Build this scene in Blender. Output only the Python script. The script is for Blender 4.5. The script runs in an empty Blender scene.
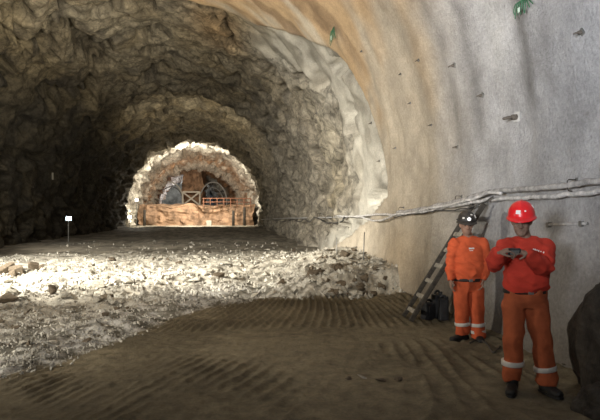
import bpy, bmesh, math, random
import numpy as np
from mathutils import Vector, Matrix, noise, Euler, Quaternion
random.seed(7)
PI = math.pi
SC = bpy.context.scene
COL = SC.collection
TH = math.atan(75/600)            # camera turned this far right of the tunnel axis
CT, ST = math.cos(TH), math.sin(TH)
CAMZ = 1.7
HOR = 212.0
N = noise.noise

# ---------------------------------------------------------------- helpers
def ray(px, py):
    xc, zc = (px-300)/600, -(py-HOR)/600
    return Vector((xc*CT+ST, -xc*ST+CT, zc))
def at(px, py, d):                # world point seen at a pixel at camera depth d
    r = ray(px, py)*d
    return Vector((r.x, r.y, r.z+CAMZ))
def ground(px, py, z=0.0):
    d = (CAMZ-z)*600/(py-HOR)
    return at(px, py, d)
def sm(a, b, x):
    t = (x-a)/(b-a)
    t = 0 if t < 0 else (1 if t > 1 else t)
    return t*t*(3-2*t)
def bell(x, c, w):
    return math.exp(-((x-c)/w)**2)
def lerp(a, b, t):
    return a+(b-a)*t
def mix(c1, c2, t):
    return (c1[0]+(c2[0]-c1[0])*t, c1[1]+(c2[1]-c1[1])*t, c1[2]+(c2[2]-c1[2])*t)
def interp(x, xs, ys):
    if x <= xs[0]: return ys[0]
    for i in range(1, len(xs)):
        if x <= xs[i]:
            return ys[i-1]+(ys[i]-ys[i-1])*(x-xs[i-1])/(xs[i]-xs[i-1])
    return ys[-1]
def nz(x, y, z): return N(Vector((x, y, z)))

def link(o, parent=None):
    COL.objects.link(o)
    if parent is not None: o.parent = parent
    return o
def empty(name, loc, rz=0.0):
    o = bpy.data.objects.new(name, None); o.empty_display_size = .1
    COL.objects.link(o); o.location = loc; o.rotation_euler = (0, 0, rz)
    return o
def tag(o, label=None, cat=None, group=None, kind=None):
    if label: o['label'] = label
    if cat: o['category'] = cat
    if group: o['group'] = group
    if kind: o['kind'] = kind
    return o
def from_bm(name, bm, mat, parent=None, smooth=False, loc=None):
    bmesh.ops.recalc_face_normals(bm, faces=bm.faces)
    me = bpy.data.meshes.new(name); bm.to_mesh(me); bm.free()
    if smooth: me.shade_smooth()
    me.materials.append(mat)
    o = bpy.data.objects.new(name, me); link(o, parent)
    if loc is not None: o.location = loc
    return o
def from_py(name, verts, faces, mat, parent=None, smooth=False, cols=None):
    me = bpy.data.meshes.new(name); me.from_pydata(verts, [], faces); me.update()
    if smooth: me.shade_smooth()
    if cols is not None:
        a = me.color_attributes.new('tint', 'FLOAT_COLOR', 'POINT')
        a.data.foreach_set('color', np.array(cols, dtype=np.float32).ravel())
    me.materials.append(mat)
    return link(bpy.data.objects.new(name, me), parent)
def box(bm, c, s, rot=None, bev=0.0):
    m = Matrix.Translation(Vector(c))
    if rot is not None: m = m @ rot.to_matrix().to_4x4()
    m = m @ Matrix.Diagonal((s[0], s[1], s[2], 1))
    r = bmesh.ops.create_cube(bm, size=1, matrix=m)
    if bev > 0:
        es = list({e for v in r['verts'] for e in v.link_edges})
        bmesh.ops.bevel(bm, geom=es, offset=bev, segments=2, affect='EDGES', profile=.6)
def frames(pts, ref):
    out = []
    n = len(pts)
    for i, p in enumerate(pts):
        t = (pts[min(i+1, n-1)]-pts[max(i-1, 0)]).normalized()
        x = (ref-t*ref.dot(t))
        if x.length < 1e-4: x = Vector((0, 1, 0))-t*t.y
        x.normalize(); out.append((t, x, t.cross(x)))
    return out
def tube(bm, pts, rad, ref=Vector((1, 0, 0)), segs=12, cap=True, power=2.0):
    """loft of ellipses along pts; rad = list of r or (rx, ry)"""
    pts = [Vector(p) for p in pts]
    fr = frames(pts, Vector(ref)); rings = []
    for p, r, (t, x, y) in zip(pts, rad, fr):
        rx, ry = (r, r) if not hasattr(r, '__len__') else r
        ring = []
        for k in range(segs):
            a = 2*PI*k/segs
            c, s = math.cos(a), math.sin(a)
            if power != 2.0:
                c = math.copysign(abs(c)**(2/power), c); s = math.copysign(abs(s)**(2/power), s)
            ring.append(bm.verts.new(p+x*(rx*c)+y*(ry*s)))
        rings.append(ring)
    for a, b in zip(rings, rings[1:]):
        for k in range(segs):
            bm.faces.new((a[k], a[(k+1) % segs], b[(k+1) % segs], b[k]))
    if cap:
        bm.faces.new(rings[0][::-1]); bm.faces.new(rings[-1])
    return rings
def spline(pts, n):
    """Catmull-Rom through pts"""
    P = [Vector(p) for p in pts]; P = [P[0]*2-P[1]]+P+[P[-1]*2-P[-2]]
    out = []
    for i in range(1, len(P)-2):
        for k in range(n):
            t = k/n; a, b, c, d = P[i-1], P[i], P[i+1], P[i+2]
            out.append(.5*((2*b)+(c-a)*t+(2*a-5*b+4*c-d)*t*t+(3*b-a-3*c+d)*t**3))
    out.append(P[-2]); return out
def ball(bm, c, r, seg=12, rot=None):
    m = Matrix.Translation(Vector(c))
    if rot is not None: m = m @ rot.to_matrix().to_4x4()
    m = m @ Matrix.Diagonal((r[0], r[1], r[2], 1))
    return bmesh.ops.create_uvsphere(bm, u_segments=seg, v_segments=max(6, seg*2//3), radius=1, matrix=m)['verts']
def remesh(bm, voxel, smooth=0):
    me = bpy.data.meshes.new('tmp'); bm.to_mesh(me); bm.free()
    o = bpy.data.objects.new('tmp', me); COL.objects.link(o)
    m = o.modifiers.new('r', 'REMESH'); m.mode = 'VOXEL'; m.voxel_size = voxel
    if smooth:
        s = o.modifiers.new('s', 'SMOOTH'); s.iterations = smooth; s.factor = .5
    dg = bpy.context.evaluated_depsgraph_get(); dg.update()
    m2 = bpy.data.meshes.new_from_object(o.evaluated_get(dg))
    bpy.data.objects.remove(o); bpy.data.meshes.remove(me)
    return m2
def mesh_obj(name, me, mat, parent=None):
    me.name = name; me.materials.clear(); me.materials.append(mat); me.shade_smooth()
    return link(bpy.data.objects.new(name, me), parent)

# ---------------------------------------------------------------- materials
def mat(name, col, rough=.85, var=.0, vscale=8., bump=0., bscale=30., metal=0., spec=.3, emit=None, estr=0., col2=None, bdist=.02):
    m = bpy.data.materials.new(name); m.use_nodes = True
    nt = m.node_tree; L = nt.links; b = nt.nodes['Principled BSDF']
    b.inputs['Roughness'].default_value = rough; b.inputs['Metallic'].default_value = metal
    b.inputs['Specular IOR Level'].default_value = spec
    b.inputs['Base Color'].default_value = (*col, 1)
    tc = nt.nodes.new('ShaderNodeTexCoord')
    if var > 0 or col2:
        n = nt.nodes.new('ShaderNodeTexNoise'); n.inputs['Scale'].default_value = vscale; n.inputs['Detail'].default_value = 6
        n.inputs['Roughness'].default_value = .65
        L.new(tc.outputs['Object'], n.inputs['Vector'])
        r = nt.nodes.new('ShaderNodeValToRGB'); L.new(n.outputs['Fac'], r.inputs['Fac'])
        c2 = col2 or tuple(c*(1+var) for c in col)
        c1 = col if col2 else tuple(c*(1-var) for c in col)
        r.color_ramp.elements[0].position = .35; r.color_ramp.elements[1].position = .65
        r.color_ramp.elements[0].color = (*c1, 1); r.color_ramp.elements[1].color = (*c2, 1)
        L.new(r.outputs['Color'], b.inputs['Base Color'])
    if bump > 0:
        n = nt.nodes.new('ShaderNodeTexNoise'); n.inputs['Scale'].default_value = bscale; n.inputs['Detail'].default_value = 8
        L.new(tc.outputs['Object'], n.inputs['Vector'])
        bp = nt.nodes.new('ShaderNodeBump'); bp.inputs['Strength'].default_value = bump; bp.inputs['Distance'].default_value = bdist
        L.new(n.outputs['Fac'], bp.inputs['Height']); L.new(bp.outputs['Normal'], b.inputs['Normal'])
    if emit:
        b.inputs['Emission Color'].default_value = (*emit, 1); b.inputs['Emission Strength'].default_value = estr
    return m
def tint_mat(name, rough=.9, s1=2.0, s2=14., v=.55, bump=.6, bdist=.05, spec=.25, crack=0.):
    """surface tinted by the 'tint' vertex colour, broken up by noise at two scales"""
    m = bpy.data.materials.new(name); m.use_nodes = True
    nt = m.node_tree; L = nt.links; b = nt.nodes['Principled BSDF']
    b.inputs['Roughness'].default_value = rough; b.inputs['Specular IOR Level'].default_value = spec
    tc = nt.nodes.new('ShaderNodeTexCoord'); at_ = nt.nodes.new('ShaderNodeAttribute'); at_.attribute_name = 'tint'
    prev = at_.outputs['Color']
    for sc, amt in ((s1, v), (s2, v*.8)):
        n = nt.nodes.new('ShaderNodeTexNoise'); n.inputs['Scale'].default_value = sc; n.inputs['Detail'].default_value = 8
        n.inputs['Roughness'].default_value = .7
        L.new(tc.outputs['Object'], n.inputs['Vector'])
        mr = nt.nodes.new('ShaderNodeMapRange'); mr.inputs['From Min'].default_value = .3; mr.inputs['From Max'].default_value = .7
        mr.inputs['To Min'].default_value = 1-amt; mr.inputs['To Max'].default_value = 1+amt
        L.new(n.outputs['Fac'], mr.inputs['Value'])
        mx = nt.nodes.new('ShaderNodeVectorMath'); mx.operation = 'SCALE'
        L.new(prev, mx.inputs[0]); L.new(mr.outputs['Result'], mx.inputs['Scale']); prev = mx.outputs['Vector']
    if crack > 0:
        nn = nt.nodes.new('ShaderNodeTexNoise'); nn.inputs['Scale'].default_value = 1.1; nn.inputs['Detail'].default_value = 5
        L.new(tc.outputs['Object'], nn.inputs['Vector'])
        ad = nt.nodes.new('ShaderNodeVectorMath'); ad.operation = 'MULTIPLY_ADD'
        L.new(nn.outputs['Color'], ad.inputs[0]); ad.inputs[1].default_value = (1.6, 1.6, 1.6); L.new(tc.outputs['Object'], ad.inputs[2])
        for sc, wd in ((.55, .035), (1.5, .05)):
            vo = nt.nodes.new('ShaderNodeTexVoronoi'); vo.feature = 'DISTANCE_TO_EDGE'; vo.inputs['Scale'].default_value = sc
            L.new(ad.outputs['Vector'], vo.inputs['Vector'])
            mr = nt.nodes.new('ShaderNodeMapRange'); mr.inputs['From Min'].default_value = 0; mr.inputs['From Max'].default_value = wd
            mr.inputs['To Min'].default_value = 1-crack; mr.inputs['To Max'].default_value = 1
            L.new(vo.outputs['Distance'], mr.inputs['Value'])
            mx = nt.nodes.new('ShaderNodeVectorMath'); mx.operation = 'SCALE'
            L.new(prev, mx.inputs[0]); L.new(mr.outputs['Result'], mx.inputs['Scale']); prev = mx.outputs['Vector']
    L.new(prev, b.inputs['Base Color'])
    n = nt.nodes.new('ShaderNodeTexNoise'); n.inputs['Scale'].default_value = s2*1.3; n.inputs['Detail'].default_value = 10
    n.inputs['Roughness'].default_value = .7
    L.new(tc.outputs['Object'], n.inputs['Vector'])
    bp = nt.nodes.new('ShaderNodeBump'); bp.inputs['Strength'].default_value = bump; bp.inputs['Distance'].default_value = bdist
    L.new(n.outputs['Fac'], bp.inputs['Height']); L.new(bp.outputs['Normal'], b.inputs['Normal'])
    return m
M = {}
M['rock'] = tint_mat('blasted_rock', s1=1.6, s2=6., v=.5, bump=1., bdist=.16, crack=.4)
M['shot'] = tint_mat('sprayed_concrete', s1=1.3, s2=22., v=.27, bump=.9, bdist=.05)
M['floor'] = tint_mat('crushed_ground', s1=3., s2=30., v=.3, bump=.7, bdist=.03, rough=.85)
M['stone'] = mat('pale_stone', (.30, .28, .235), var=.45, vscale=5, bump=.5, bscale=18)
M['stone2'] = mat('brown_stone', (.085, .066, .045), var=.35, vscale=5, bump=.5, bscale=18)
M['dark_rock'] = mat('dark_rock', (.05, .042, .033), var=.5, vscale=4, bump=1., bscale=9, bdist=.08)
M['grey_face'] = mat('grey_face', (.34, .36, .36), var=.4, vscale=.8, bump=.8, bscale=2, bdist=.3)
M['orange_rock'] = mat('orange_rock', (.32, .205, .13), var=.5, vscale=.9, bump=.8, bscale=3, bdist=.2)
M['steel'] = mat('dull_steel', (.20, .20, .19), rough=.5, var=.25, metal=.6)
M['rust'] = mat('rusty_steel', (.22, .10, .06), rough=.8, var=.35, metal=.2)
M['paleframe'] = mat('pale_frame', (.48, .46, .40), rough=.7)
M['black'] = mat('black_plastic', (.022, .022, .024), rough=.55, var=.3, vscale=20)
M['wood'] = mat('dirty_wood', (.055, .048, .04), rough=.85, var=.4, vscale=16, bump=.3)
M['woodpale'] = mat('pale_rung', (.26, .24, .20), rough=.8, var=.4, vscale=14)
M['pipe'] = mat('dusty_pipe', (.33, .32, .31), rough=.8, var=.45, vscale=9, bump=.5, bscale=40, bdist=.01)
M['pipe2'] = mat('pale_hose', (.47, .46, .45), rough=.75, var=.4, vscale=9, bump=.4, bscale=40, bdist=.01)
M['cable'] = mat('dark_cable', (.06, .058, .055), rough=.7, var=.5, vscale=8)
M['green'] = mat('green_plastic', (.03, .11, .055), rough=.55, var=.4, vscale=40)
M['paleg'] = mat('pale_tag', (.45, .55, .48), rough=.6)
# ---------------------------------------------------------------- tunnel shape
RX, RZ, ZS = 7.0, 6.7, 2.5
def ybase(a, Z=3.0):
    return interp(Z, [.1, .5, .95, 1.5, 2.1], [9.5, 6.6, 4.2, 1.9, 0])*(a < 45)+interp(a, [0, 10, 20, 31, 39, 54, 70, 100, 120], [13.7, 14.1, 14.6, 15.5, 17.2, 19.9, 20.7, 21.2, 21.5])
def is_shot(Y, u):
    a = max(0., min(1., ((u*(2*3.2+21.6))-3.2)/21.6))*180
    return Y < ybase(a, (u*28-.7) if u*28 < 3.2 else 3.)+(4.5+1.6*nz(Y*.9, a*.08, 3))*sm(62, 48, a) and a < 98+6*nz(Y*.7, 5, 1)
def xcen(Y):
    if Y < 68: return -3.25
    if Y < 110: return -3.25-.0014*(Y-68)**2
    return -3.25-.0014*42**2-.1176*(Y-110)
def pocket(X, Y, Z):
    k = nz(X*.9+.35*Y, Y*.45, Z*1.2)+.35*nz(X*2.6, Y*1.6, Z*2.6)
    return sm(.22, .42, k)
def disp(X, Y, Z, a):
    """outward displacement of the wall at nominal point; a = angle in degrees, 0 right .. 90 crown .. 180 left"""
    # how smooth (sprayed) the surface is
    yb = ybase(a, Z)
    yb += .25*nz(a*.06, 3.1, 0)
    s = sm(112, 84, a)*sm(yb+9, yb+3, Y)*(1-.45*sm(yb, yb+.4, Y))
    near = sm(yb+.18, yb-.05, Y)*sm(116, 100, a)
    d = .32*(1-near)
    # sprayed concrete: shallow vertical drapes and lumps
    p = Vector((X, Y, Z))
    if s > 0:
        dr = .08*nz(Y*.75, a*.012, 1.7)+.035*nz(Y*1.9, a*.03, 5.2)
        lump = .045*nz(X*1.3, Y*1.3, Z*1.3)+.02*nz(X*4, Y*4, Z*4)
        d += s*(dr+lump+.008*nz(X*13, Y*13, Z*13))
    if s < 1:
        q = Vector((X*.55+.35*Z, Y*.42, Z*.55))
        r = .42*noise.fractal(q, 1.0, 2.1, 3)
        vd = noise.voronoi(Vector((X*.8+.4*Y*.5, Y*.55, Z*.8)))[0]
        blk = (vd[1]-vd[0])
        vd2 = noise.voronoi(Vector((X*2.2+3, Y*1.3, Z*2.2+.9*Y)))[0]
        r += -.42*min(blk, .6) - .19*min(vd2[1]-vd2[0], .6) + .22
        r += .10*noise.turbulence(p*1.7, 3, False)
        r += .8*pocket(X, Y, Z)
        # vertical ribs down the left side
        if a > 125: r += .30*nz(Y*.55, .4, Z*.1)*sm(125, 150, a)
        amp = 1.0 if Y < 66 else 1.3
        d += (1-s)*r*amp
    # mouth of the lit section: a lip that hangs inwards
    d -= .55*bell(Y, 64.5, 2.2)*(.6+.4*nz(a*.05, 8, 1))
    d -= .5*bell(Y, 84, 2.0); d += .4*bell(Y, 78, 4)
    d -= .9*sm(93, 97, Y); d -= .9*sm(106, 110, Y)
    return d
GREY = (.385, .38, .38); TAN = (.41, .36, .285); ORG = (.42, .29, .16); WHT = (.44, .42, .365)
ROCK = (.31, .275, .205); DARK = (.05, .045, .035); OLIVE = (.29, .245, .165); PALE = (.34, .30, .22)
def wcol(X, Y, Z, a):
    yb = ybase(a, Z)+.25*nz(a*.06, 3.1, 0)
    n1 = nz(X*.5, Y*.5, Z*.5); n2 = nz(X*1.4+9, Y*1.4, Z*1.4)
    nstreak = nz(Y*1.1, a*.02, 4.4)+.5*nz(Y*2.7, a*.05, 9.4)
    # beyond the lining: rock
    c = mix(ROCK, OLIVE, sm(-.3, .4, n1))
    c = mix(c, (.10, .09, .075), sm(.05, .5, n2)*.7)
    c = mix(c, PALE, sm(.15, .5, nz(X*.9+4, Y*.7+2, Z*.9))*.5)
    c = mix(c, (.40, .27, .14), bell(Y, 24, 2.5)*bell(a, 66, 9)*.8)
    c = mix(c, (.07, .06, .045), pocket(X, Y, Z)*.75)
    # brown patchy left
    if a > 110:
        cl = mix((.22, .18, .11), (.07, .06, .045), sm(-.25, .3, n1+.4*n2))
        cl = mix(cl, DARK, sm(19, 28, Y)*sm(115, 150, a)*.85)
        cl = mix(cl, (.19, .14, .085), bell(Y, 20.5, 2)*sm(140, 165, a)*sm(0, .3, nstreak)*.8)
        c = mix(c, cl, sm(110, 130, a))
    # pale sprayed zone just beyond the arch edge on the right
    w = sm(yb+9.5, yb+3.5, Y)*sm(62, 44, a)
    cw = mix(WHT, (.22, .205, .17), sm(-.05, .45, n2+.4*n1)*.8)
    cw = mix(cw, (.27, .235, .18), sm(yb+3, yb+7, Y)*.6)
    c = mix(c, cw, w)
    c = mix(c, (.31, .28, .23), sm(22, 26, Y)*sm(60, 20, a)*(1-sm(58, 62, Y))*.7)
    # edge shade band painted dark into the colour directly behind the lip
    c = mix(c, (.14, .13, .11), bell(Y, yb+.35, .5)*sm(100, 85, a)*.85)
    # near lining
    near = sm(yb+.1, yb-.15, Y)*sm(106, 90, a)
    if near > 0:
        g = mix(GREY, TAN, sm(8.4, 11.2, Y+.035*a+1.1*n1+.5*n2))
        o = sm(-.15, .65, .6*nstreak+.5*n1+.4*n2+.35*bell(Y, 14.2, 1.6)+.014*(a-25))
        g = mix(g, ORG, o*sm(9.3, 12.5, Y+.03*a)*.85*sm(-2, 14, a))
        g = mix(g, (.20, .135, .08), sm(.15, .45, nz(Y*1.3-.05*a, a*.03, 2.4)+.35*n2)*sm(15, 35, a)*.8)
        g = mix(g, (.16, .155, .15), (bell(Y+.25*n2+.006*a, 8.45, .22)*.95+bell(Y, 6.9, .17)*.9+bell(Y, 6.4, .1)*.5+bell(Y, 9.4, .2)*.5)*sm(70, 30, a)*(.7+.6*n2)*sm(-2, 8, a))
        g = mix(g, (.13, .11, .085), sm(1.5, .1, Z+.5*n2)*.85*sm(13, 10, Y))  # lining foot grime, deepened to paint in shade low on the wall
        g = mix(g, (.50, .50, .49), bell(Y, 7.6, .28)*sm(4, 12, a)*sm(45, 30, a)*.7)
        g = mix(g, (.46, .36, .24), bell(Y, 12.3, 1.4)*bell(Z, .8, .7)*.6)
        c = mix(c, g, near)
    # far section
    if Y > 57:
        f = mix((.70, .66, .57), (.30, .27, .22), sm(-.2, .3, n1+.5*n2))
        f = mix(f, (.34, .20, .11), sm(80, 86, Y)*sm(-.5, .3, n2+.2)*.85)
        f = mix(f, (.66, .62, .54), bell(Y, 97, 2.6))
        f = mix(f, (.42, .24, .13), bell(Y, 103, 3))
        f = mix(f, (.62, .60, .55), bell(Y, 109, 1.6))
        f = mix(f, (.16, .165, .165), sm(111, 114, Y))
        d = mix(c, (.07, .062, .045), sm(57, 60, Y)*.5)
        c = mix(d, f, sm(64.5, 66.5, Y))
    return c
def ringpt(u, Y):
    """u: 0..1 right foot -> crown -> left foot ; returns nominal point, outward normal, angle"""
    Lw = ZS+.7; La = 10.8*2; T = 2*Lw+La; s = u*T; xc = xcen(Y)
    if s < Lw:
        z = s-.7; k = (ZS-z)/ZS; return Vector((xc+RX-.2*k*k, Y, z)), Vector((1, 0, 0)), 0.0
    if s > T-Lw:
        z = T-s-.7; k = (ZS-z)/ZS; return Vector((xc-RX+.2*k*k, Y, z)), Vector((-1, 0, 0)), 180.0
    a = (s-Lw)/La*PI
    return (Vector((xc+RX*math.cos(a), Y, ZS+RZ*math.sin(a))), Vector((math.cos(a)/RX, 0, math.sin(a)/RZ)).normalized(), math.degrees(a))
def wall_at(px, py, off=0.0):
    """where the ray through a pixel meets the tunnel surface, moved off inwards"""
    r = ray(px, py); t = 2.0
    while t < 140:
        X, Y, Z = r.x*t, r.y*t, r.z*t+CAMZ; xc = xcen(Y)
        if Z > ZS:
            a = math.atan2((Z-ZS)/RZ, (X-xc)/RX); q = math.hypot((X-xc)/RX, (Z-ZS)/RZ)
            n = Vector((math.cos(a)/RX, 0, math.sin(a)/RZ)).normalized()
            sd = (q-1)*6.85; nom = Vector((xc+RX*math.cos(a), Y, ZS+RZ*math.sin(a))); ad = math.degrees(a)
        else:
            k = (ZS-Z)/ZS; hw = RX-.2*k*k; s = 1 if X > xc else -1
            sd = abs(X-xc)-hw; n = Vector((s, 0, 0)); nom = Vector((xc+s*hw, Y, Z)); ad = 0. if s > 0 else 180.
        if sd > -1.2:
            if sd > disp(nom.x, nom.y, nom.z, ad):
                P = nom+n*disp(nom.x, nom.y, nom.z, ad)
                return Vector((X, Y, Z))-n*off, -n
            t += .02 if sd > -.2 else .05
        else: t += .15
    return Vector((X, Y, Z)), -n
Ys = []
y = -4.0
while y < 128:
    Ys.append(y)
    y += .16 if y < 4 else (.075 if y < 15.2 else (.06 if y < 15.9 else (.085 if y < 32 else (.2 if y < 66 else .4))))
NU = 330
cutA, cutB = int(NU*.375), int(NU*.70)
segs = {'wall_right': (0, cutA), 'ceiling': (cutA, cutB), 'wall_left': (cutB, NU)}
P_, C_ = [], []
for Y in Ys:
    rp, rc = [], []
    for j in range(NU+1):
        p, n, a = ringpt(j/NU, Y)
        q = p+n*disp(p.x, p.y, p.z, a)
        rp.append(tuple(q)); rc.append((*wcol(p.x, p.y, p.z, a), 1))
    P_.append(rp); C_.append(rc)
for nm, (a0, b0) in segs.items():
    w = b0-a0+1
    vs = [P_[i][j] for i in range(len(Ys)) for j in range(a0, b0+1)]
    cs = [C_[i][j] for i in range(len(Ys)) for j in range(a0, b0+1)]
    fs = [(i*w+j, (i+1)*w+j, (i+1)*w+j+1, i*w+j+1) for i in range(len(Ys)-1) for j in range(w-1)]
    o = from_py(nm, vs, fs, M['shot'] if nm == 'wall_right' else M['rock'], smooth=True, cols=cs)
    o['kind'] = 'structure'
    if nm == 'wall_right':      # sprayed concrete near, rock beyond
        o.data.materials.append(M['rock'])
        mi = [0 if is_shot(Ys[i], (a0+j)/NU) else 1 for i in range(len(Ys)-1) for j in range(w-1)]
        o.data.polygons.foreach_set('material_index', mi)
    if nm == 'ceiling':
        o.data.materials.append(M['shot'])
        mi = []
        for i in range(len(Ys)-1):
            for j in range(w-1):
                mi.append(1 if is_shot(Ys[i], (a0+j)/NU) else 0)
        o.data.polygons.foreach_set('material_index', mi)
del P_, C_

# ---------------------------------------------------------------- ground
BX = [-14, -4, -2.28, -1.53, -.43, 1.08, 3.43, 6]; BY = [-4, 4.2, 6.47, 7.64, 10.5, 11.8, 11.5, 11.4]
PHI = math.radians(9); CP, SP = math.cos(PHI), math.sin(PHI)
def edge(X, Y): return Y-interp(X, BX, BY)+.35*nz(X*1.1, Y*1.1, 3)+.12*nz(X*4, Y*4, 3)
def hf(X, Y):
    s = edge(X, Y)
    rub = sm(-.1, .7, s)
    h = 0.0
    if rub > 0:
        nb = sm(30, 20, Y)
        far = .5+.5*nb
        b = .10*nz(X*.7, Y*.7, 0)+.06*noise.turbulence(Vector((X*1.8, Y*1.8, 2)), 3, False)*far
        b += .05*nz(X*5, Y*5, 1)*nb+.02*nz(X*12, Y*12, 1)*nb
        heap = .26*sm(.5, 6, s)*sm(27, 17, Y)*(.7+.8*nz(X*.35, Y*.35, 7))
        bank = .50*sm(.4, 3.0, X)*sm(.0, 1.1, s)*sm(22, 15, Y)
        b += heap+bank
        h += rub*(b+.02)
    if rub < 1:
        w = 1-rub
        u = X-(Y-10)*interp(X, [-4, 0, 3], [.48, .34, .02])+.05*nz(X*.8, Y*.6, 5)+.025*nz(X*4, Y*1.6, 6)
        t = u/.125; rid = abs(2*(t-math.floor(t))-1)          # 0..1 triangle
        rid = sm(.25, 1.0, rid)**1.4*(.7+.6*nz(math.floor(t)*3.7, Y*.9, 2)+.3)
        bandA = sm(8.55, 8.9, Y+.15*nz(X*1.5, 1, 1))*(.55+.7*sm(-.3, .2, nz(X*.9, Y*1.4, 8)))
        bandB = sm(7.3, 6.8, Y+.25*nz(X*1.1, 2, 1)-.25*max(0, X))*(.1+1.1*sm(-.15, .25, nz(X*1.1+5, Y*.7, 8)))
        tr = Y*1.0+.05*nz(X*.6, Y*2, 3); t2 = tr/.21; r2 = sm(.2, .9, abs(2*(t2-math.floor(t2))-1))
        mid = (1-max(min(bandA, 1), min(bandB, 1)))
        m = .045*rid*bandA+.022*rid*bandB+.008*nz(X*22, Y*9, 4)+.006*noise.turbulence(Vector((X*9, Y*9, 1)), 3, False)+.008*r2*mid
        m += .035*nz(X*.8, Y*.8, 9)+.012*nz(X*3.5, Y*3.5, 9)+.006*nz(X*11, Y*11, 9)
        m += .07*sm(3.2, 3.6, X+.15*nz(X, Y*1.5, 4))
        h += w*m
    if Y > 55: h += .22*bell(Y, 60.5, 1.4)
    return h
MUD = (.095, .078, .049); MUD2 = (.165, .138, .09); PG = (.37, .345, .29); DG = (.12, .108, .085)
def fcol(X, Y):
    s = edge(X, Y); rub = sm(-.15, .25, s)
    n1 = nz(X*.6, Y*.6, 12); n2 = nz(X*3, Y*3, 13); n3 = nz(X*8, Y*8, 14)
    m = mix(MUD, MUD2, sm(-.4, .4, n1+.4*n3))
    r = mix(PG, DG, sm(-.15, .4, n2+.6*n3)*.85)
    r = mix(r, (.55, .52, .45), sm(5.5, 8, s)*sm(24, 20, Y)*sm(.5, -2, X)*sm(.5, -.2, n2+.3*n1)*.9)  # brightly lit band of rubble painted paler into the ground colour
    gray = sm(4.2, 1.5, s)*sm(3, 0, X)
    r = mix(r, mix((.36, .355, .34), (.09, .085, .07), sm(-.15, .3, n1*.8+n2+.6*n3)), gray*.75)
    if Y > 22: r = mix(r, mix((.27, .24, .19), (.13, .115, .09), sm(-.2, .3, n1+n2)), sm(22, 27, Y)*.8)
    if Y > 57: r = mix(r, (.5, .46, .37), sm(60.5, 63, Y)*.8)  # pool of light before the far bench painted pale
    return mix(m, r, rub)
xs = list(np.arange(-15, -5, .22))+list(np.arange(-5, 4.0, .026))+list(np.arange(4.0, 5.2, .2))
ys = list(np.arange(-4, 4.2, .25))+list(np.arange(4.2, 12.4, .026))+list(np.arange(12.4, 26, .07))+list(np.arange(26, 79, .5))
vs, cs = [], []
for Y in ys:
    for X in xs:
        X = float(X); Y = float(Y)
        vs.append((X, Y, hf(X, Y))); cs.append((*fcol(X, Y), 1))
w = len(xs)
fs = [(i*w+j, i*w+j+1, (i+1)*w+j+1, (i+1)*w+j) for i in range(len(ys)-1) for j in range(w-1)]
o = from_py('floor', vs, fs, M['floor'], smooth=True, cols=cs); o['kind'] = 'structure'
del vs, cs, fs

# ---------------------------------------------------------------- loose rock
def hull(seed, flat=.7, n=13):
    rnd = random.Random(seed); bm = bmesh.new()
    for _ in range(n):
        v = Vector((rnd.gauss(0, 1), rnd.gauss(0, 1), rnd.gauss(0, 1))).normalized()*rnd.uniform(.75, 1.1)
        bm.verts.new((v.x, v.y*rnd.uniform(.7, 1), v.z*flat))
    r = bmesh.ops.convex_hull(bm, input=bm.verts)
    bmesh.ops.delete(bm, geom=list({g for g in r['geom_interior']+r['geom_unused'] if isinstance(g, bmesh.types.BMVert)}), context='VERTS')
    return bm
def put_rock(me, X, Y, s, rnd, sink=.25):
    o = bpy.data.objects.new('rock', me); COL.objects.link(o)
    sx, sy, sz = s*rnd.uniform(.8, 1.25), s*rnd.uniform(.7, 1.1), s*rnd.uniform(.55, .95)
    o.scale = (sx, sy, sz); o.rotation_euler = (rnd.uniform(-.4, .4), rnd.uniform(-.4, .4), rnd.uniform(0, 6.28))
    o.location = (X, Y, hf(X, Y)+sz*(.62-sink)); return o
protos = []
for k in range(9):
    bm = hull(k+3, n=11)
    bmesh.ops.bevel(bm, geom=list(bm.edges), offset=.05, segments=1, affect='EDGES')
    me = bpy.data.meshes.new('rock'); bm.to_mesh(me); bm.free(); me.materials.append(M['stone' if k < 6 else 'stone2']); protos.append(me)
rnd = random.Random(11)
def scatter(n, poly, smin, smax, label, group, dark=.2):
    c = 0
    while c < n:
        px, py = rnd.uniform(poly[0], poly[2]), rnd.uniform(poly[1], poly[3])
        g = ground(px, py, .2)
        if edge(g.x, g.y) < .1 or g.x > 3.4: continue
        me = protos[rnd.randrange(6, 9)] if rnd.random() < dark else protos[rnd.randrange(6)]
        o = put_rock(me, g.x, g.y, rnd.uniform(smin, smax), rnd)
        tag(o, label, 'rock', group); c += 1
scatter(110, (300, 268, 408, 300), .08, .19, 'angular broken rock in the heap at the foot of the right wall', 'rocks heaped at the foot of the right wall', .3)
scatter(80, (0, 262, 150, 300), .08, .20, 'pale angular rock in the brightly lit rubble on the left half of the tunnel', 'rocks in the bright rubble on the left', .1)
scatter(65, (150, 246, 330, 292), .09, .20, 'broken rock in the rubble across the middle of the tunnel floor', 'rocks in the middle of the rubble', .18)
scatter(40, (0, 300, 240, 345), .04, .09, 'small grey stone on the dim gravel between bright rubble and tracks', 'small stones on the grey gravel', .3)
for px, py, s, lab in ((6, 280, .30, 'brown boulder cut by the left edge of the photo, in bright rubble'),
                       (18, 281, .34, 'brown flat-topped boulder second from the left edge in bright rubble'),
                       (29, 277, .26, 'leaning brown boulder right of the flat-topped one in bright rubble'),
                       (4, 302, .24, 'low dark boulder at the left edge where rubble meets grey gravel'),
                       (50, 297, .17, 'dark brown rock at the front edge of the bright rubble on the left'),
                       (108, 298, .20, 'dark reddish rock at the front of the bright rubble, left of centre')):
    g = ground(px, py, .15); tag(put_rock(protos[6+(px % 3)], g.x, g.y, s, rnd, .15), lab, 'rock')
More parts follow.
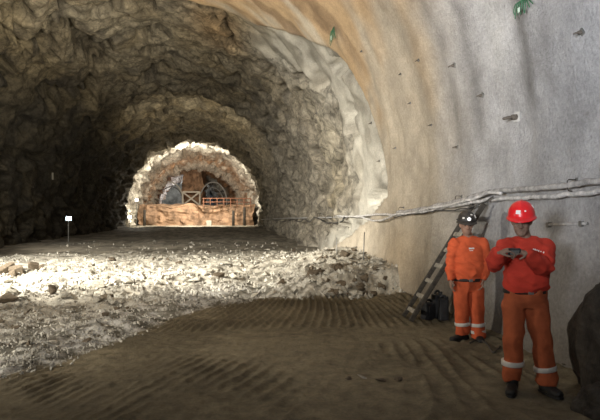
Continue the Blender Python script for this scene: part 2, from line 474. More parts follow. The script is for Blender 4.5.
# uncountable gravel and chippings, one object
def chips(n, zone, smin, smax):
    V, F, nv = [], [], 0
    src = []
    for me in [hull(40+k, n=9) for k in range(6)]:
        me.verts.ensure_lookup_table(); src.append(([v.co.copy() for v in me.verts], [[v.index for v in f.verts] for f in me.faces])) if not me.verts.index_update() else None
        me.free()
    c = 0
    while c < n:
        px, py = rnd.uniform(zone[0], zone[2]), rnd.uniform(zone[1], zone[3])
        g = ground(px, py, .12)
        if edge(g.x, g.y) < rnd.uniform(-.35, .5) or g.x > 3.6: continue
        c += 1
        v, f = src[rnd.randrange(6)]; s = smin*(smax/smin)**(rnd.random()**1.6)
        mt = Matrix.LocRotScale(Vector((g.x, g.y, hf(g.x, g.y)+s*.2)), Euler((rnd.uniform(0, 6), rnd.uniform(0, 6), rnd.uniform(0, 6))), Vector((s, s*.8, s*.65)))
        V += [tuple(mt @ q) for q in v]; F += [[i+nv for i in ff] for ff in f]; nv += len(v)
    return V, F
V, F = [], []
for n, z, a0, b0 in ((3800, (0, 256, 420, 300), .025, .09), (3200, (0, 296, 290, 372), .012, .045), (260, (60, 240, 330, 258), .04, .13)):
    v, f = chips(n, z, a0, b0); k = len(V); V += v; F += [[i+k for i in ff] for ff in f]
cr = mat('gravel', (.085, .075, .06), col2=(.50, .48, .42), vscale=3.2, bump=.3, rough=.9)
tag(from_py('gravel', V, F, cr), 'crushed rock chippings covering the tunnel floor beyond the muddy tracks', 'gravel', kind='stuff')

bmw = bmesh.new(); box(bmw, (-3.25, -5.0, 5), (19, .3, 12)); o = from_bm('wall_back', bmw, M['dark_rock']); o['kind'] = 'structure'
# ---------------------------------------------------------------- things on the right wall
def wall_run(name, pix, r, m, off, label, group=None, sub=6, wob=.012, seed=0, cat='pipe', segs=9):
    pts = []
    for px, py in pix:
        p, n = wall_at(px, py, off); pts.append(p)
    pts = spline(pts, sub)
    rr = random.Random(seed); out = []
    for i, p in enumerate(pts):
        out.append(p+Vector((0, 0, wob*nz(i*.37, seed, 0)*2)))
    bm = bmesh.new(); tube(bm, out, [r*(1+.22*nz(i*.8, seed*3.1, 4)) for i in range(len(out))], ref=Vector((0, 0, 1)), segs=segs)
    o = from_bm(name, bm, m, smooth=True); tag(o, label, cat, group); return o
wall_run('service_pipe', [(640, 176), (600, 182), (575, 185.5), (550, 188), (525, 189.5), (505, 191), (488, 194), (470, 199.5), (450, 204), (430, 208.5), (412, 211), (402, 212)],
         .034, M['pipe'], .10, 'grey dust-covered pipe, upper of the pair along the right wall behind the miners', seed=1)
wall_run('service_hose', [(640, 189), (600, 192.5), (575, 195), (550, 197), (525, 198), (505, 199), (488, 200.5), (470, 204), (450, 207.5), (430, 211.5), (412, 213.6), (400, 215), (380, 214.5), (362, 216), (345, 217), (322, 217.5), (300, 218), (280, 218.5), (262, 219.5)],
         .027, M['pipe2'], .09, 'pale dusty hose, lower of the pair, running along the wall into the tunnel', seed=2, cat='hose')
wall_run('service_hose', [(512, 193.5), (500, 192.5), (488, 197.5), (474, 201), (455, 206), (438, 208), (420, 213), (404, 214), (396, 217.5), (386, 220.5), (376, 220), (366, 217), (356, 216.5), (340, 215.8)],
         .022, M['pipe2'], .15, 'pale hose that sags in a loop below the others beyond the ladder', seed=3, cat='hose')
wall_run('service_cable', [(505, 197), (494, 203), (480, 207.5), (462, 210.5), (445, 210.5), (430, 213.5), (415, 214.5), (402, 218)],
         .010, M['cable'], .17, 'thin dark cable hanging just under the pale hoses above the miner with the headlamp', seed=4, cat='cable')
wall_run('service_cable', [(349, 217.5), (346, 221.5), (338, 223), (330, 222.6), (323, 219), (318, 217.4)],
         .026, M['cable'], .16, 'dark cable sagging in a short loop under the hose far along the wall', seed=5, cat='cable', sub=5)
wall_run('service_cable', [(318, 217), (313, 222), (308, 219), (302, 222), (296, 219.5), (285, 221.5), (274, 219.5)],
         .022, M['cable'], .18, 'dark cable drooping in waves at the far end of the wall hose', seed=6, cat='cable', sub=5)
# brackets that hold the pipes: each is a thing
for px, py, lab in ((462, 197, 'small wall hook holding the pipes above the miner with the headlamp'),
                    (404, 208, 'small wall hook where the pale hoses cross the end of the pipe'),
                    (577, 181, 'small wall hook holding the pipes near the right edge of the photo'),
                    (322, 214, 'small wall hook holding the hose at the furthest sagging loop')):
    p, n = wall_at(px, py, 0)
    t = empty('pipe_hook', p); t.rotation_euler = (0, 0, math.atan2(n.y, n.x)); tag(t, lab, 'hook', 'pipe hooks along the right wall')
    s = .55 if px > 400 else 1.1
    bm = bmesh.new(); tube(bm, [Vector(q)*s for q in ((-.05, 0, .02), (.17, 0, .03), (.20, 0, .0), (.20, 0, -.14), (.17, 0, -.19), (.10, 0, -.20))], [.011*s]*6, ref=Vector((0, 1, 0)), segs=8)
    from_bm('hook', bm, M['wood'], t, smooth=True)
    bm = bmesh.new(); box(bm, (.01*s, 0, .02*s), (.02*s, .08*s, .09*s), bev=.004); from_bm('plate', bm, M['steel'], t)

# rock bolts
BL = [(583, 32, .085, 'rock bolt with a dark plate at the upper right, nearest the camera'),
      (455, 65, .09, 'rock bolt high on the lining right of the orange streaks'),
      (419, 60, .06, 'rock bolt in the orange-stained lining, level with the highest right-hand ones'),
      (483, 95, .08, 'rock bolt with a pale cap left of the vertical grey streak'),
      (518, 117, .16, 'large pale rock bolt beside the dark vertical streak, above the red hard hat'),
      (411, 103, .06, 'small rock bolt on the tan lining, below the orange streak'),
      (432, 125, .06, 'small brown-headed rock bolt in the middle of the tan lining'),
      (458, 147, .075, 'brown rock bolt straight above the miner with the headlamp'),
      (396, 148, .06, 'small rock bolt low on the tan lining beside the arch edge'),
      (401, 74, .05, 'small rock bolt on the orange lining near the arch edge'),
      (362, 51, .05, 'small rock bolt high on the orange lining, close to the arch edge'),
      (317, 113, .10, 'brown rock bolt in the rough rock past the arch edge'),
      (330, 88, .08, 'upper rock bolt in the pale patch past the arch edge'),
      (372, 123, .08, 'rock bolt in the pale strip just inside the arch edge'),
      (380, 161, .07, 'lowest rock bolt in the pale strip inside the arch edge'),
      (322, 147, .09, 'lower rock bolt in the brown rock deeper in on the right')]
def bolt(px, py, s, lab):
    p, n = wall_at(px, py, 0)
    t = empty('rock_bolt', p); t.rotation_euler = n.to_track_quat('Z', 'Y').to_euler(); tag(t, lab, 'rock bolt', 'rock bolts in the lining')
    q = random.Random(px)
    bm = bmesh.new(); box(bm, (0, 0, .012), (s*.8, s*.7, .02), Euler((q.uniform(-.2, .2), q.uniform(-.2, .2), q.uniform(0, 3))), bev=.004)
    from_bm('plate', bm, M['paleg2'] if s > .1 else M['steel'], t)
    bm = bmesh.new(); tube(bm, [(0, 0, -.05), (0, 0, s*.8), (s*.05, -s*.1, s*1.3)], [s*.13, s*.13, s*.12], segs=8)
    from_bm('rod', bm, M['bolt'], t, smooth=True)
    bm = bmesh.new(); tube(bm, [(0, 0, .02), (0, 0, .02+s*.4)], [s*.26, s*.24], segs=6); from_bm('nut', bm, M['bolt'], t)
M['bolt'] = mat('dull_bolt', (.11, .095, .08), rough=.8, var=.4)
M['paleg2'] = mat('pale_plate', (.42, .41, .39), rough=.8, var=.2)
for b in BL: bolt(*b)

# flat steel bar fixed to the wall right of the red hard hat
p, n = wall_at(548, 225, .03); p2, _ = wall_at(590, 223.5, .03)
t = empty('wall_bar', p); tag(t, 'grey horizontal steel bar fixed to the wall right of the red hard hat', 'bar')
d = p2-p
bm = bmesh.new(); tube(bm, [Vector((0, 0, 0)), d*.5, d], [(.016, .012)]*3, ref=Vector((0, 0, 1)), segs=10); from_bm('rail', bm, M['pipe'], t, smooth=True)
for f, nm in ((.06, 'bracket'), (.86, 'bracket')):
    q = d*f
    bm = bmesh.new(); box(bm, (q.x-n.x*.03, q.y-n.y*.03, q.z), (.09, .05, .06), Euler((0, 0, math.atan2(n.y, n.x))), bev=.006); from_bm(nm, bm, M['steel'], t)

# tufts of green plastic on the lining
def tuft(px, py, s, lab, seed):
    p, n = wall_at(px, py, .01); t = empty('plastic_tuft', p); t.rotation_euler = (0, 0, math.atan2(n.y, n.x)+PI/2)
    tag(t, lab, 'tuft'); q = random.Random(seed)
    bm = bmesh.new(); box(bm, (0, -.02, .02), (.03*s, .06, .03*s), bev=.004); from_bm('peg', bm, M['steel'], t)
    for k in range(9):
        x = (k-4)*.05*s; L = s*q.uniform(.09, .19)
        pts = [(x*.3, -.04, .03*s), (x*.9, -.06, .04*s), (x*1.2, -.06, -L*.4), (x*1.3+q.uniform(-.05, .05)*s, -.05, -L)]
        bm = bmesh.new(); tube(bm, spline(pts, 3), [(.011*s, .005)]*10, segs=8)
        from_bm('strip', bm, M['green'], t, smooth=True)
    bm = bmesh.new(); box(bm, (-.02*s, -.085, -.10*s), (.05*s, .012, .075*s), bev=.004); from_bm('tag', bm, M['paleg'], t)
tuft(527, 3, .8, 'tuft of green plastic strips with a pale tag hanging high on the right wall', 1)
tuft(335, 32, 1.35, 'smaller green and white tuft hanging at the top of the arch edge', 2)

# ladder against the right wall, between the crates and the miner with the headlamp
a0, a1 = ground(402, 316, .02), ground(413, 323.5, .02)
tp, _ = wall_at(487, 206, .13)
w_ = (a1-a0); w_.z = 0; w_ = w_.normalized()*.42
c0 = (a0+a1)/2; t0 = c0-w_/2; t1 = c0+w_/2
up = (tp-c0)
c0.z = hf(c0.x, c0.y)+.01
L = empty('ladder', c0); tag(L, 'dirty wooden ladder leaning against the right wall behind the miner with the headlamp', 'ladder')
upd = up.normalized(); lng = up.length
for s in (-.5, .5):
    bm = bmesh.new(); q = w_*s
    tube(bm, [q, q+up*.5, q+up], [(.034, .024)]*3, ref=upd.cross(w_).normalized(), segs=12, power=6); from_bm('side_rail', bm, M['wood'], L)
for k in range(7):
    q = up*((k+.55)/7.4)
    bm = bmesh.new(); tube(bm, [q-w_*.5, q+w_*.5], [(.035, .02)]*2, ref=upd, segs=10, power=4); from_bm('rung', bm, M['woodpale'], L)

# black cans behind the ladder foot
def can(px, py, w0, d0, h, lab, rz=0.3):
    g = ground(px, py, .0); g.x = min(g.x, 3.36); g.z = hf(g.x, g.y)-.005
    t = empty('jerry_can', g, rz); tag(t, lab, 'can', 'black cans behind the ladder')
    bm = bmesh.new(); box(bm, (0, 0, h*.45), (w0, d0, h*.9), bev=.025)
    for s in (-1, 1): box(bm, (0, s*d0*.5, h*.45), (w0*.5, .012, h*.5), bev=.005)
    from_bm('body', bm, M['black'], t)
    bm = bmesh.new(); tube(bm, spline([(-w0*.30, 0, h*.88), (-w0*.2, 0, h*1.0), (w0*.12, 0, h*1.0), (w0*.2, 0, h*.88)], 4), [.018]*13, ref=Vector((0, 1, 0)), segs=8); from_bm('handle', bm, M['black'], t, smooth=True)
    bm = bmesh.new(); tube(bm, [(w0*.36, 0, h*.88), (w0*.36, 0, h*.98)], [.028, .026], segs=12); from_bm('cap', bm, M['black'], t)
can(429, 321, .22, .16, .30, 'low black plastic can under the ladder, leftmost of the three')
can(437.5, 320.5, .15, .17, .42, 'black plastic can standing in the middle of the three behind the ladder', .1)
can(443.5, 323, .14, .16, .37, 'black plastic can closest to the legs of the miner with the headlamp', -.2)

# thin stake standing in the heap
p = ground(363.5, 272, .35); p.z = hf(p.x, p.y)-.05
bm = bmesh.new(); tube(bm, [(0, 0, 0), (.005, 0, .35), (.02, 0, .76)], [.014, .013, .012], segs=8)
o = from_bm('stake', bm, M['steel'], smooth=True, loc=p); tag(o, 'thin upright steel stake stuck in the rock heap at the foot of the right wall', 'stake')
p = ground(337, 268, .3); p.z = hf(p.x, p.y)-.05
bm = bmesh.new(); tube(bm, [(0, 0, 0), (-.005, 0, .25), (-.01, 0, .50)], [.012, .012, .011], segs=8)
o = from_bm('stake', bm, M['steel'], smooth=True, loc=p); tag(o, 'shorter, fainter stake left of the tall one in the rock heap', 'stake')

# dark boulders at the foot of the wall, lower right corner
def boulder(name, c, s, seed, lab, rot=0.0, m='dark_rock'):
    bm = bmesh.new(); bmesh.ops.create_icosphere(bm, subdivisions=5, radius=1)
    for v in bm.verts:
        q = v.co.copy()
        f = 1+.22*noise.fractal(q*1.2+Vector((seed, 0, 0)), 1, 2, 3)+.18*(noise.voronoi(q*1.4+Vector((seed, 2, 0)))[0][0]-.4)+.03*nz(q.x*8, q.y*8, q.z*8+seed)
        v.co = Vector((q.x*s[0]*f, q.y*s[1]*f, q.z*s[2]*f))
    o = from_bm(name, bm, M[m], smooth=True, loc=c); o.rotation_euler = (0, 0, rot); tag(o, lab, 'rock'); return o
boulder('boulder', (3.60, 4.95, .35), (.36, .62, .85), 3, 'large dark upright boulder against the wall in the lower right corner')
boulder('boulder', (3.16, 4.72, .06), (.20, .24, .17), 8, 'dark low boulder in front of the upright one, right of the front miner\'s boots')
for px, py, s, lab in ((566, 372, .06, 'small brown stone behind the right boot of the front miner'), (585, 398, .07, 'dark stone in front of the low boulder at the right edge'),
                       (498, 352, .045, 'small stone on the mud between the two miners'), (556, 350, .07, 'dark stone at the wall foot beside the front miner\'s shin')):
    g = ground(px, py); o = put_rock(protos[7], g.x, g.y, s, rnd, .1); tag(o, lab, 'rock')
# wet clod lying in the foreground mud
for px, py, s, lab, k in ((349, 382, .085, 'dark clod with a pale edge lying in the middle of the foreground mud', 6), (362, 381, .06, 'pale greenish stone beside the dark clod in the foreground mud', 2),
                          (381, 383, .07, 'dark greenish stone right of the pale one in the foreground mud', 7), (396, 384, .08, 'flat bluish-black stone, rightmost of the row in the foreground mud', 8)):
    g = ground(px, py); o = put_rock(protos[k], g.x, g.y, s, rnd, .35); o.scale.z *= .5; tag(o, lab, 'rock')
# hose end on the ground behind the two miners
pts = [ground(x, y, .03) for x, y in ((470, 344), (478, 341), (487, 346), (493, 352), (500, 349))]
bm = bmesh.new(); tube(bm, spline([(p.x, p.y, hf(p.x, p.y)+.02) for p in pts], 5), [.011]*21, ref=Vector((0, 0, 1)), segs=8)
o = from_bm('hose', bm, M['wood'], smooth=True); tag(o, 'short dusty hose lying on the mud between the boots of the two miners', 'hose')

# ---------------------------------------------------------------- lamps down the tunnel
M['lens_b'] = mat('lens_cool', (.8, .9, 1), rough=.3, emit=(.62, .85, 1.0), estr=14)
M['lens_w'] = mat('lens_warm', (1, .95, .85), rough=.3, emit=(1.0, .93, .78), estr=30)
def flood(p, s, rz, m, lab):
    t = empty('work_lamp', p, rz); tag(t, lab, 'lamp')
    bm = bmesh.new(); box(bm, (0, 0, 0), (s, s*.45, s*.85), bev=s*.08); from_bm('housing', bm, M['steel'], t)
    bm = bmesh.new(); box(bm, (0, -s*.25, 0), (s*.85, s*.06, s*.68), bev=s*.02); from_bm('lens', bm, M[m], t)
    bm = bmesh.new(); tube(bm, [(0, s*.1, -s*.4), (0, s*.1, -max(.5, p[2]))], [s*.09, s*.09], segs=8); from_bm('stand', bm, M['steel'], t)
    bm = bmesh.new(); tube(bm, [(s*-.62, 0, 0), (s*-.62, 0, -s*.5), (s*.62, 0, -s*.5), (s*.62, 0, 0)], [s*.05]*4, ref=Vector((0, 1, 0)), segs=6); from_bm('bracket', bm, M['steel'], t)
p = at(68.5, 218.5, 34); flood(p, .32, .35, 'lens_b', 'cool white work lamp glowing in the dark by the left wall')
p = at(129.5, 217, 60); flood(p, .34, .3, 'lens_w', 'warm bright lamp at the left foot of the far lit arch')
p = at(136.5, 200, 67.5); flood(p, .34, .3, 'lens_w', 'lamp fixed halfway up the left side of the far lit arch')
# pale marker plate on the dark left wall
p, n = wall_at(52, 176, .05); t = empty('marker_plate', p, math.atan2(n.y, n.x)+PI/2); tag(t, 'small pale plate high on the dark left wall above the cool lamp', 'plate')
bm = bmesh.new(); box(bm, (0, 0, 0), (.32, .03, .42), bev=.01); from_bm('plate', bm, M['paleframe'], t)
bm = bmesh.new(); tube(bm, [(0, -.0, .1), (0, .3, .12)], [.02]*2, segs=8); from_bm('fixing', bm, M['steel'], t)

# ---------------------------------------------------------------- the far heading
def lump(name, x0, x1, y0, y1, z0, z1, m, amp, sc, lab, cat, nx=50, nz_=24, kind=None):
    """closed block of ground whose faces are broken up by noise"""
    bm = bmesh.new(); bmesh.ops.create_cube(bm, size=1)
    bmesh.ops.subdivide_edges(bm, edges=bm.edges, cuts=26, use_grid_fill=True)
    for v in bm.verts:
        x, y, z = x0+(v.co.x+.5)*(x1-x0), y0+(v.co.y+.5)*(y1-y0), z0+(v.co.z+.5)*(z1-z0)
        d = amp*noise.fractal(Vector((x*sc, y*sc, z*sc)), 1, 2, 4)
        v.co = Vector((x+d*.6, y+d+amp*.7*nz(x*sc*1.9, 3, z*sc*.3), z+d*.5*(v.co.z+.5)))
    o = from_bm(name, bm, M[m], smooth=False)
    if kind: o['kind'] = kind
    else: tag(o, lab, cat)
    return o
lump('rock_bench', -10.4, 3.6, 75, 124, -.4, 2.55, 'orange_rock', .8, .5, 'long rust-brown bench of unexcavated ground filling the far end of the tunnel', 'bench')
# pillar of ground between the two headings
lump('rock_pillar', -6.95, -3.6, 100.5, 113, 2.3, 9.4, 'orange_rock', .9, .6, 'orange-brown rock pillar standing in the middle of the far lit arch', 'pillar')
lump('rock_block', -15, -3, 123, 126.5, 2.4, 9.5, 'grey_face', .8, .3, 'grey rock face closing the far end of the tunnel', 'rock')
# crossed timber frame at the pillar
t = empty('crossed_frame', (-5.35, 97.2, 2.6)); tag(t, 'small pale frame with crossed braces in front of the orange rock pillar', 'frame')
W2, H2 = 1.35, 2.3
for nm, a, b in (('post', (-W2, 0, 0), (-W2, 0, H2)), ('post', (W2, 0, 0), (W2, 0, H2)), ('beam', (-W2, 0, H2), (W2, 0, H2)), ('beam', (-W2, 0, .12), (W2, 0, .12)),
                 ('brace', (-W2, -.1, .15), (W2, -.1, H2)), ('brace', (-W2, .1, H2), (W2, .1, .15))):
    bm = bmesh.new(); tube(bm, [a, b], [.13, .13], ref=Vector((0, 1, 0)), segs=8, power=5); from_bm(nm, bm, M['paleframe'], t)
# steel arch ribs standing in the headings
def rib(Y, xc, rx, rz, z0, r, m, lab, d=.0):
    bm = bmesh.new(); pts = [Vector((xc-rx, Y, z0))]
    pts += [Vector((xc-rx*math.cos(PI*k/24), Y, z0+.8+rz*math.sin(PI*k/24))) for k in range(25)]+[Vector((xc+rx, Y, z0))]
    tube(bm, pts, [r]*27, ref=Vector((0, 1, 0)), segs=8, power=4)
    o = from_bm('steel_rib', bm, M[m]); tag(o, lab, 'arch rib', 'arch ribs in the far headings'); return o
rib(99.5, -9.05, 2.3, 3.2, 2.6, .11, 'paleframe', 'pale arch rib over the left-hand grey heading at the far end')
rib(104, -9.1, 2.0, 2.6, 2.6, .09, 'steel', 'inner grey arch rib inside the left-hand far heading')
rib(99.5, -1.9, 2.2, 3.2, 2.6, .11, 'steel', 'grey arch rib over the right-hand dark heading at the far end')
rib(104, -2.2, 1.9, 2.5, 2.6, .09, 'steel', 'inner dark arch rib inside the right-hand far heading')
# railing and posts on the right part of the bench
t = empty('railing', (0, 74.2, 2.55)); tag(t, 'rust-red railing along the right half of the bench top at the far end', 'railing')
for k in range(8):
    x = -2.6+k*.82
    bm = bmesh.new(); tube(bm, [(x, 0, -.3), (x, 0, .85)], [.05, .05], segs=8); from_bm('post', bm, M['rust'], t)
for z in (.8, .35):
    bm = bmesh.new(); tube(bm, [(-2.7, 0, z), (0, 0, z+.04), (3.2, 0, z)], [.05]*3, ref=Vector((0, 0, 1)), segs=8); from_bm('rail', bm, M['rust'], t)
for x, h, lab in ((2.35, 2.3, 'dark timber prop near the right end of the far bench'), (1.0, 1.9, 'shorter dark timber prop left of the right-end one at the far bench'), (-9.55, 1.9, 'dark timber prop at the left end of the far bench')):
    bm = bmesh.new(); tube(bm, [(0, 0, 0), (.02, 0, h)], [.17, .15], segs=10); o = from_bm('timber_prop', bm, M['wood'], loc=(x, 73.4, hf(x, 73.4)-.02), smooth=True); tag(o, lab, 'prop')
bm = bmesh.new(); box(bm, (0, 0, .35), (.6, .5, .7), bev=.06); o = from_bm('sack', bm, M['paleframe'], loc=(-1.9, 72.6, hf(-1.9, 72.6)-.02)); tag(o, 'small pale block at the foot of the far bench, below the rock pillar', 'block')
# ---------------------------------------------------------------- people
M['skin'] = mat('skin', (.26, .15, .105), rough=.6, var=.12, vscale=12)
M['skin2'] = mat('dusty_skin', (.20, .13, .095), rough=.7, var=.3, vscale=25)
M['red'] = mat('red_sweatshirt', (.48, .042, .024), rough=.9, var=.12, vscale=6, bump=.3, bscale=35)
M['orange'] = mat('orange_sweatshirt', (.58, .10, .035), rough=.9, var=.12, vscale=6, bump=.3, bscale=35)
M['trouser'] = mat('orange_trousers', (.33, .080, .03), rough=.9, var=.22, vscale=5, bump=.3, bscale=30)
M['trouser2'] = mat('bright_orange_trousers', (.46, .085, .03), rough=.9, var=.18, vscale=5, bump=.3, bscale=30)
M['band'] = mat('reflective_band', (.50, .47, .43), rough=.5, var=.15)
M['boot'] = mat('rubber_boot', (.016, .015, .014), rough=.5, var=.3)
M['belt'] = mat('leather_belt', (.02, .016, .014), rough=.5)
M['helmet'] = mat('red_hard_hat', (.72, .018, .022), rough=.28, spec=.5)
M['helmet2'] = mat('dark_hard_hat', (.05, .043, .038), rough=.45, var=.5, vscale=14)
M['white'] = mat('white_mark', (.80, .78, .74), rough=.5)
M['hair'] = mat('black_hair', (.012, .01, .009), rough=.8)
M['eye'] = mat('dark_eye', (.03, .02, .018), rough=.3)
M['glow'] = mat('headlamp_lens', (.9, .9, .9), rough=.3, emit=(1, 1, 1), estr=.8)
def V3(*a): return Vector(a)

def head_bm(bm, c, q, s=1.0):
    """head with face; c = centre, q = rotation (faces -Y)"""
    R = q.to_matrix().to_4x4(); T = Matrix.Translation(c) @ R @ Matrix.Scale(s, 4)
    def P(x, y, z): return T @ Vector((x, y, z))
    secs = [(-.118, .028, .030, -.058), (-.105, .046, .058, -.036), (-.085, .058, .078, -.020), (-.055, .067, .090, -.008), (-.02, .072, .094, -.002), (.02, .076, .098, .002),
            (.05, .078, .100, .004), (.08, .072, .092, .006), (.105, .052, .066, .008), (.118, .022, .028, .008)]
    rings = []
    for z, rx, ry, y in secs:
        rings.append([bm.verts.new(P(rx*math.cos(2*PI*k/20), y+ry*math.sin(2*PI*k/20)*(1 if math.sin(2*PI*k/20) > 0 else .98), z)) for k in range(20)])
    for a, b in zip(rings, rings[1:]):
        for k in range(20): bm.faces.new((a[k], a[(k+1) % 20], b[(k+1) % 20], b[k]))
    bm.faces.new(rings[0][::-1]); bm.faces.new(rings[-1])
    tube(bm, [P(0, -.086, .018), P(0, -.102, -.008), P(0, -.112, -.026), P(0, -.094, -.038)], [.009*s, .012*s, .017*s, .012*s], segs=8)   # nose
    for sx in (-1, 1):
        ball(bm, P(sx*.013, -.097, -.030), (.010*s, .010*s, .009*s), 8)
        tube(bm, [P(sx*.012, -.088, .030), P(sx*.035, -.086, .034), P(sx*.056, -.068, .026)], [.008*s, .010*s, .007*s], segs=8)          # brow
        ball(bm, P(sx*.040, -.066, -.024), (.020*s, .018*s, .018*s), 8)                                                              # cheek
        tube(bm, [P(sx*.070, .006, .026), P(sx*.082, .014, .018), P(sx*.084, .014, -.008), P(sx*.074, .004, -.030)], [.008*s, .013*s, .011*s, .007*s], segs=8)  # ear
    tube(bm, [P(-.026, -.080, -.062), P(-.012, -.093, -.058), P(.012, -.093, -.058), P(.026, -.080, -.062)], [.004*s, .007*s, .007*s, .004*s], ref=Vector((0, 0, 1)), segs=8)
    tube(bm, [P(-.022, -.080, -.071), P(0, -.092, -.072), P(.022, -.080, -.071)], [.004*s, .008*s, .004*s], ref=Vector((0, 0, 1)), segs=8)
    ball(bm, P(0, -.078, -.104), (.022*s, .018*s, .015*s), 8)                                                                        # chin
    return P
def hand_bm(bm, wrist, dirv, palmn, side, curl=.5, s=1.0, spread=.12):
    """palm, four bent fingers and a thumb. dirv = towards the fingers, palmn = out of the palm, side = towards the thumb"""
    d = dirv.normalized(); n = (palmn-d*palmn.dot(d)).normalized(); t = side-d*side.dot(d)-n*side.dot(n); t.normalize()
    def P(a, b, c): return wrist+(d*a+t*b+n*c)*s
    tube(bm, [P(-.02, 0, 0), P(.015, 0, 0), P(.05, 0, .003), P(.085, -.002, .006), P(.098, -.002, .008)], [(.026*s, .019*s), (.031*s, .017*s), (.040*s, .016*s), (.042*s, .014*s), (.036*s, .010*s)], ref=t, segs=14)
    for i, (b, L) in enumerate(((.031, .072), (.0105, .080), (-.0105, .074), (-.031, .058))):
        ang = curl*.55; p = P(.082, b, .004); pts = [p]; dirn = (d+t*(b*spread*20)*.3).normalized()
        for k, f in enumerate((.18, .42, .27, .20)):
            if k: ang += curl*(.75 if k < 3 else .45)
            v = dirn*math.cos(ang)+n*math.sin(ang)
            pts.append(pts[-1]+v*L*f*s*1.15)
        tube(bm, pts, [.0098*s, .0098*s, .0092*s, .0085*s, .0066*s], ref=t, segs=8)
    b0 = P(.022, .026, .006); v1 = (d*.55+t*.75+n*.35).normalized(); v2 = (d*.85+t*.25+n*.55).normalized()
    tube(bm, [P(.01, .012, .002), b0, b0+v1*.034*s, b0+v1*.034*s+v2*.028*s, b0+v1*.034*s+v2*.05*s], [.014*s, .0145*s, .0115*s, .0105*s, .0075*s], ref=n, segs=8)

def wrinkle(me, amp, sc, stretch=(1, 1, 1.8), seed=0, centers=()):
    me.update(); nrm = [v.normal.copy() for v in me.vertices]
    for v, nn in zip(me.vertices, nrm):
        p = v.co; f = 1.0
        for c, r, g in centers: f += g*math.exp(-((p-c).length/r)**2)
        q = Vector((p.x*sc*stretch[0]+seed, p.y*sc*stretch[1], p.z*sc*stretch[2]+.6*p.x*sc))
        h = 1-abs(N(q))*2.4; h2 = N(q*2.3)
        v.co = p+nn*(amp*f*(h*.7+h2*.35))
    me.update()

def ring_band(pts, r, m, name, parent, ref=Vector((1, 0, 0))):
    bm = bmesh.new(); tube(bm, pts, r, ref=ref, segs=24); return from_bm(name, bm, m, parent, smooth=True)

